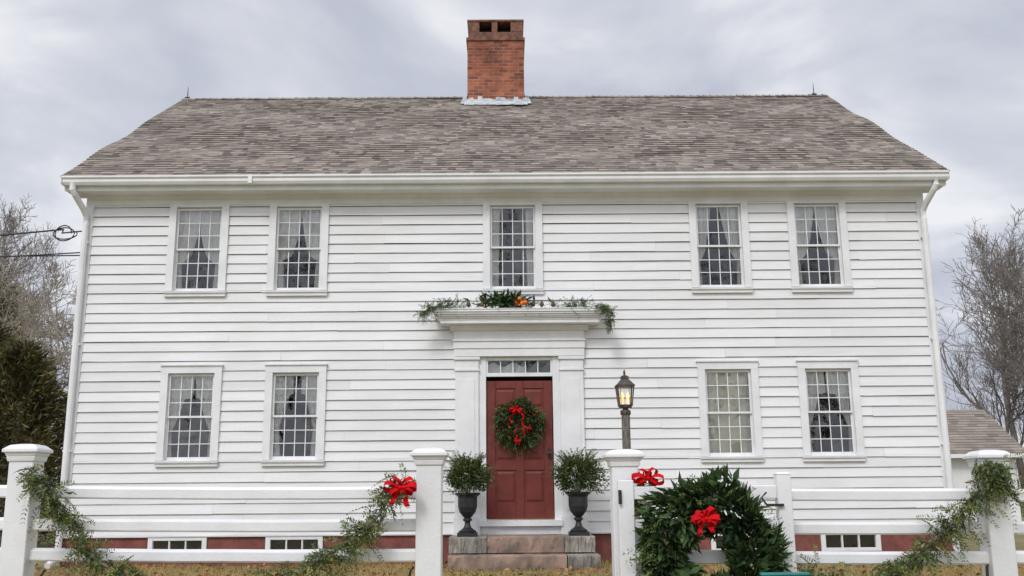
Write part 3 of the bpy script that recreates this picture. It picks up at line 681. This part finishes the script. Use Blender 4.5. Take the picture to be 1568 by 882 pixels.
# ------------------------------------------------------------------ trees
def tree_mesh(name,seed,H,r0,mat,levels=5,lean=0,spread=1.0,minr=.010,cap=30000,pr=.82):
    r=random.Random(seed); segs=[]
    def grow(p,d,L,rad,lev):
        n=[9,6,5,4,3,2][lev]; q=p; dd=d.copy(); 
        for i in range(n):
            t0=i/n; ra=rad*(1-.72*t0); rb=rad*(1-.72*(i+1)/n)
            j=.10 if lev==0 else .22
            dd=(dd+Vector((r.gauss(0,j),r.gauss(0,j),r.gauss(0,j)*.6+(.10 if lev else .02)))).normalized()
            q2=q+dd*L/n; segs.append((q.copy(),q2.copy(),max(ra,minr),max(rb,minr)))
            if lev<levels and (lev>0 or i>=2):
                for c_ in range(2 if lev<5 else 0):
                    if r.random()<pr:
                        a=r.uniform(0,6.28); ax=dd.orthogonal().normalized(); ax.rotate(Matrix.Rotation(a,3,dd)); ang=math.radians(r.uniform(28,62))*spread
                        cd=(dd*math.cos(ang)+ax*math.sin(ang)).normalized()
                        grow(q2,cd,L*r.uniform(.42,.66)*(1-.35*t0),max(rb*.62,minr),lev+1)
            q=q2
    grow(Vector((0,0,-.2)),Vector((lean,0,1)).normalized(),H,r0,0)
    A=np.array([s[0] for s in segs]);B=np.array([s[1] for s in segs]);ra=np.array([s[2] for s in segs]);rb=np.array([s[3] for s in segs])
    if len(A)>cap:
        keep=rng.random(len(A))<cap/len(A); keep|=ra>minr*1.5; A,B,ra,rb=A[keep],B[keep],ra[keep],rb[keep]
    D_=unit(B-A); up=np.where(np.abs(D_[:,2:3])<.9,np.array([[0,0,1.]]),np.array([[1.,0,0]])); X=unit(np.cross(D_,up)); Y=np.cross(D_,X)
    k=3; vs=[]
    for P,rr in ((A,ra),(B,rb)):
        for i in range(k):
            t=2*math.pi*i/k; vs.append(P+X*(np.cos(t)*rr)[:,None]+Y*(np.sin(t)*rr)[:,None])
    V_=np.stack(vs,1).reshape(-1,3); n=len(A)
    base=(np.arange(n)*2*k)[:,None,None]; q=np.array([[i,(i+1)%k,k+(i+1)%k,k+i] for i in range(k)])[None]
    F=(base+q).reshape(-1)
    me=bpy.data.meshes.new(name); me.vertices.add(len(V_)); me.vertices.foreach_set('co',V_.ravel())
    nf=n*k; me.loops.add(4*nf); me.loops.foreach_set('vertex_index',F.astype(np.int32)); me.polygons.add(nf)
    me.polygons.foreach_set('loop_start',np.arange(0,4*nf,4,dtype=np.int32)); me.polygons.foreach_set('loop_total',np.full(nf,4,dtype=np.int32)); me.update(calc_edges=True)
    me.materials.append(M[mat]); return me
tm=[tree_mesh('bare_tree_mesh_a',11,7.5,.17,'bark',levels=4,pr=.66,minr=.008,spread=.85),tree_mesh('bare_tree_mesh_b',23,8.5,.15,'bark',levels=4,pr=.66,minr=.008,spread=.8),tree_mesh('pale_tree_mesh',5,7,.20,'bark2',levels=4,spread=1.2,pr=.6)]
tz=[max(v.co.z for v in m.vertices) for m in tm]
def tree(k,x,y,H,rz=0):
    s=H/tz[k]; o=bpy.data.objects.new('bare_tree',tm[k]); sc.collection.objects.link(o); o.location=(x,y,G); o.scale=(s,s,s); o.rotation_euler=(0,0,rz); return o
for k,x,y,H,rz in ((2,-13.4,12,7.6,.4),(2,-16.5,16,9.5,2.4),(0,-17.5,18,11.2,1.2),(1,-20.0,22,13.0,2.2),(0,-25,26,14,4.0),(1,-22,30,15,5.0),
                 (0,20.3,19,10.0,.9),(1,23.0,23,13.0,2.9),(0,27,28,15,3.9),(1,21.8,28,12.0,5.2),(0,25,33,15,.2)):
    tree(k,x,y,H,rz)
for k,x,y,H,rz in ((0,-13,-38,17,0),(1,-5,-42,18,1),(2,2.5,-37,15,2),(0,10,-40,18,3),(1,19,-42,18,5),(0,-23,-40,18,5.5)):
    tree(k,x,y,H,rz)
def conifer(x,y,H,R_,seed,n=16000,name='evergreen_tree'):
    e=empty(name); mb=MB(); mb.tube([(x,y,G-.1),(x+.05,y,G+H*.5),(x,y,G+H*.95)],[.14,.08,.015],n=8); 
    th=rng.uniform(0,2*np.pi,n); u=rng.uniform(.04,1,n)**.8; env=R_*(1-u)**.5*(1+.25*np.sin(th*4+u*17+seed)+.2*np.sin(th*7-u*31)); rr=env*rng.uniform(.2,1,n)**.45
    b=np.stack([x+np.cos(th)*rr,y+np.sin(th)*rr,G+H*u-rr*.15+rng.normal(0,.12,n)],1)
    d=np.stack([np.cos(th),np.sin(th),rng.uniform(-.1,.9,n)],1)+rng.normal(size=(n,3))*.6
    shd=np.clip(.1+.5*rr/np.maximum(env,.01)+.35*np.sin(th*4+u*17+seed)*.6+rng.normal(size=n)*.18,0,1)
    for i in range(24):
        a=random.uniform(0,6.28); t=random.uniform(.1,.85); mb.tube([(x,y,G+H*t),(x+math.cos(a)*R_*(1-t)*.9,y+math.sin(a)*R_*(1-t)*.9,G+H*t+.1)],[.03,.008],n=5)
    mb.obj('trunk_and_limbs',['bark'],e)
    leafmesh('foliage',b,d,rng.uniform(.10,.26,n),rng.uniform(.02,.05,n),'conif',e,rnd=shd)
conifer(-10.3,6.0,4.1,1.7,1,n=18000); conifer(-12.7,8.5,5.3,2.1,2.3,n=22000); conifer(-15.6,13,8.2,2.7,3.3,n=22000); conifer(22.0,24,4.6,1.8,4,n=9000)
conifer(-8,-46,9,3,1,n=6000); conifer(6,-46,10,3,2,n=6000)
def brush(name,x0,x1,y0,y1,H,n):
    x=rng.uniform(x0,x1,n); hh=H*(.75+.2*np.sin(x*.9)+.12*np.sin(x*2.3+1)); b=np.stack([x,rng.uniform(y0,y1,n),G+rng.uniform(0,1,n)**1.4*hh],1); d=rng.normal(size=(n,3))*.6; d[:,2]+=1.1
    leafmesh(name,b,d,rng.uniform(.4,1.2,n),.017,'brush')
brush('thicket',-38,-13,22,34,6.0,13000); brush('thicket',17,40,26,38,6.2,14000)

# ------------------------------------------------------------------ garage
g=empty('white_garage'); mb=MB(); gx0,gx1,gyf,gyr,ze,zr=8.5,14.15,11.95,14.2,1.0,2.36
mb.box(gx0,gx1-.25,gyf+.3,gyf+4.3,G-.1,ze-.02); mb.exx([(gyf+.32,ze-.02),(gyf+4.28,ze-.02),(gyr,zr-.12)],gx0+.01,gx1-.27)
mb.box(gx0,gx1,gyf-.02,gyf+.02,ze-.09,ze+.02); mb.obj('walls',['trim'],g)
mb=MB(); s_=Vector((0,gyr-gyf,zr-ze)); n=17
for i in range(n):
    x=gx0
    while x<gx1:
        x2=min(gx1,x+random.choice([.2,.3,.3])); a=i/n;b=(i+1)/n
        mb.add([(x,gyf+s_.y*a,ze+.03+s_.z*a+.012),(x2,gyf+s_.y*a,ze+.03+s_.z*a+.012),(x2,gyf+s_.y*b,ze+.03+s_.z*b),(x,gyf+s_.y*b,ze+.03+s_.z*b)],[(0,1,2,3)],0,random.gauss(.6,.2)); x=x2
mb.exx([(gyf,ze+.028),(gyr,zr+.02),(2*gyr-gyf,ze+.028),(2*gyr-gyf,ze-.0),(gyr,zr-.03),(gyf,ze)],gx0+.002,gx1-.002)
mb.obj('shingle_roof',['shingle'],g,rnd=True)
e=empty('overhead_service_wires'); mb=MB()
def wire(a,b,sag,r=.011,n=20):
    A,B=Vector(a),Vector(b); mb.tube([A.lerp(B,i/n)-Vector((0,0,sag*4*(i/n)*(1-i/n))) for i in range(n+1)],r,n=5)
wire((-30,6,7.0),(-6.6,.5,3.85),.5); wire((-30,6,7.6),(-6.62,.4,3.88),.9)
wire((-30,8,8.4),(-7.0,.2,4.2),1.0,r=.014)
mb.tube([(-6.9+(.12+.006*t)*math.cos(t),.02*t/7,4.08+(.14-.005*t)*math.sin(t)) for t in np.linspace(0,13,40)],.010,n=5)
mb.tube([(-6.55,.1,4.15),(-6.75,.05,4.12),(-6.95,.05,4.1),(-7.0,.2,4.2)],.012,n=5)
mb.obj('wires',['iron'],e)

for o in sc.objects:
    if o.parent is None: o.location.z-=G
# ------------------------------------------------------------------ camera
cam=bpy.data.cameras.new('camera'); co=bpy.data.objects.new('camera',cam); sc.collection.objects.link(co); sc.camera=co
cam.sensor_width=36; cam.lens=36*1500/1568; cam.clip_start=.05; cam.clip_end=1200
R3=Matrix.Rotation(math.radians(-.41),3,'Z')@Matrix.Rotation(math.radians(90+12.0),3,'X')@Matrix.Rotation(math.radians(-.49),3,'Z')
co.matrix_world=Matrix.Translation((0,-14.85,-G))@R3.to_4x4()
# ------------------------------------------------------------------ light
az,el=math.radians(22),math.radians(44)
sv=Vector((-math.sin(az)*math.cos(el),-math.cos(az)*math.cos(el),math.sin(el)))
sl=bpy.data.lights.new('sun','SUN'); sl.energy=1.5; sl.angle=math.radians(16); sl.color=(1,.985,.965)
so=bpy.data.objects.new('sun',sl); sc.collection.objects.link(so); so.rotation_euler=sv.to_track_quat('Z','Y').to_euler(); so.location=(0,-20,30)
w=bpy.data.worlds.new('World'); sc.world=w; w.use_nodes=True; t=w.node_tree; L=t.links.new
bg=t.nodes['Background']; out=t.nodes['World Output']
sky=N(t,'ShaderNodeTexSky'); sky.sky_type='NISHITA'; sky.sun_disc=False; sky.sun_elevation=el; sky.sun_rotation=math.atan2(sv.x,sv.y)
L(sky.outputs[0],bg.inputs[0]); bg.inputs[1].default_value=.10
tc=N(t,'ShaderNodeTexCoord'); sp=N(t,'ShaderNodeSeparateXYZ'); L(tc.outputs['Generated'],sp.inputs[0])
zc=N(t,'ShaderNodeMath',operation='ADD'); L(sp.outputs[2],zc.inputs[0]); zc.inputs[1].default_value=.20
zm=N(t,'ShaderNodeMath',operation='MAXIMUM'); L(zc.outputs[0],zm.inputs[0]); zm.inputs[1].default_value=.1
dx=N(t,'ShaderNodeMath',operation='DIVIDE'); L(sp.outputs[0],dx.inputs[0]); L(zm.outputs[0],dx.inputs[1])
dy_=N(t,'ShaderNodeMath',operation='DIVIDE'); L(sp.outputs[1],dy_.inputs[0]); L(zm.outputs[0],dy_.inputs[1])
cb=N(t,'ShaderNodeCombineXYZ'); L(dx.outputs[0],cb.inputs[0]); L(dy_.outputs[0],cb.inputs[1]); cb.inputs[2].default_value=1.3
n1=N(t,'ShaderNodeTexNoise',Scale=1.7,Detail=6,Roughness=.5,Distortion=.3); L(cb.outputs[0],n1.inputs['Vector'])
r=ramp(t,[(.36,(.49,.515,.61)),(.46,(.58,.605,.695)),(.54,(.69,.71,.78)),(.62,(.90,.91,.94))]); L(n1.outputs['Fac'],r.inputs['Fac'])
dt=N(t,'ShaderNodeVectorMath',operation='DOT_PRODUCT'); L(tc.outputs['Generated'],dt.inputs[0]); dt.inputs[1].default_value=tuple(sv)
mr=N(t,'ShaderNodeMapRange'); mr.inputs[1].default_value=0; mr.inputs[2].default_value=1; mr.inputs[3].default_value=1.0; mr.inputs[4].default_value=1.85; L(dt.outputs['Value'],mr.inputs[0])
b2=N(t,'ShaderNodeBackground'); L(r.outputs['Color'],b2.inputs[0]); L(mr.outputs[0],b2.inputs[1])
mx=N(t,'ShaderNodeMixShader'); mx.inputs[0].default_value=.93; L(bg.outputs[0],mx.inputs[1]); L(b2.outputs[0],mx.inputs[2]); L(mx.outputs[0],out.inputs[0])
sc.view_settings.view_transform='Standard'; sc.view_settings.look='None'; sc.view_settings.exposure=0
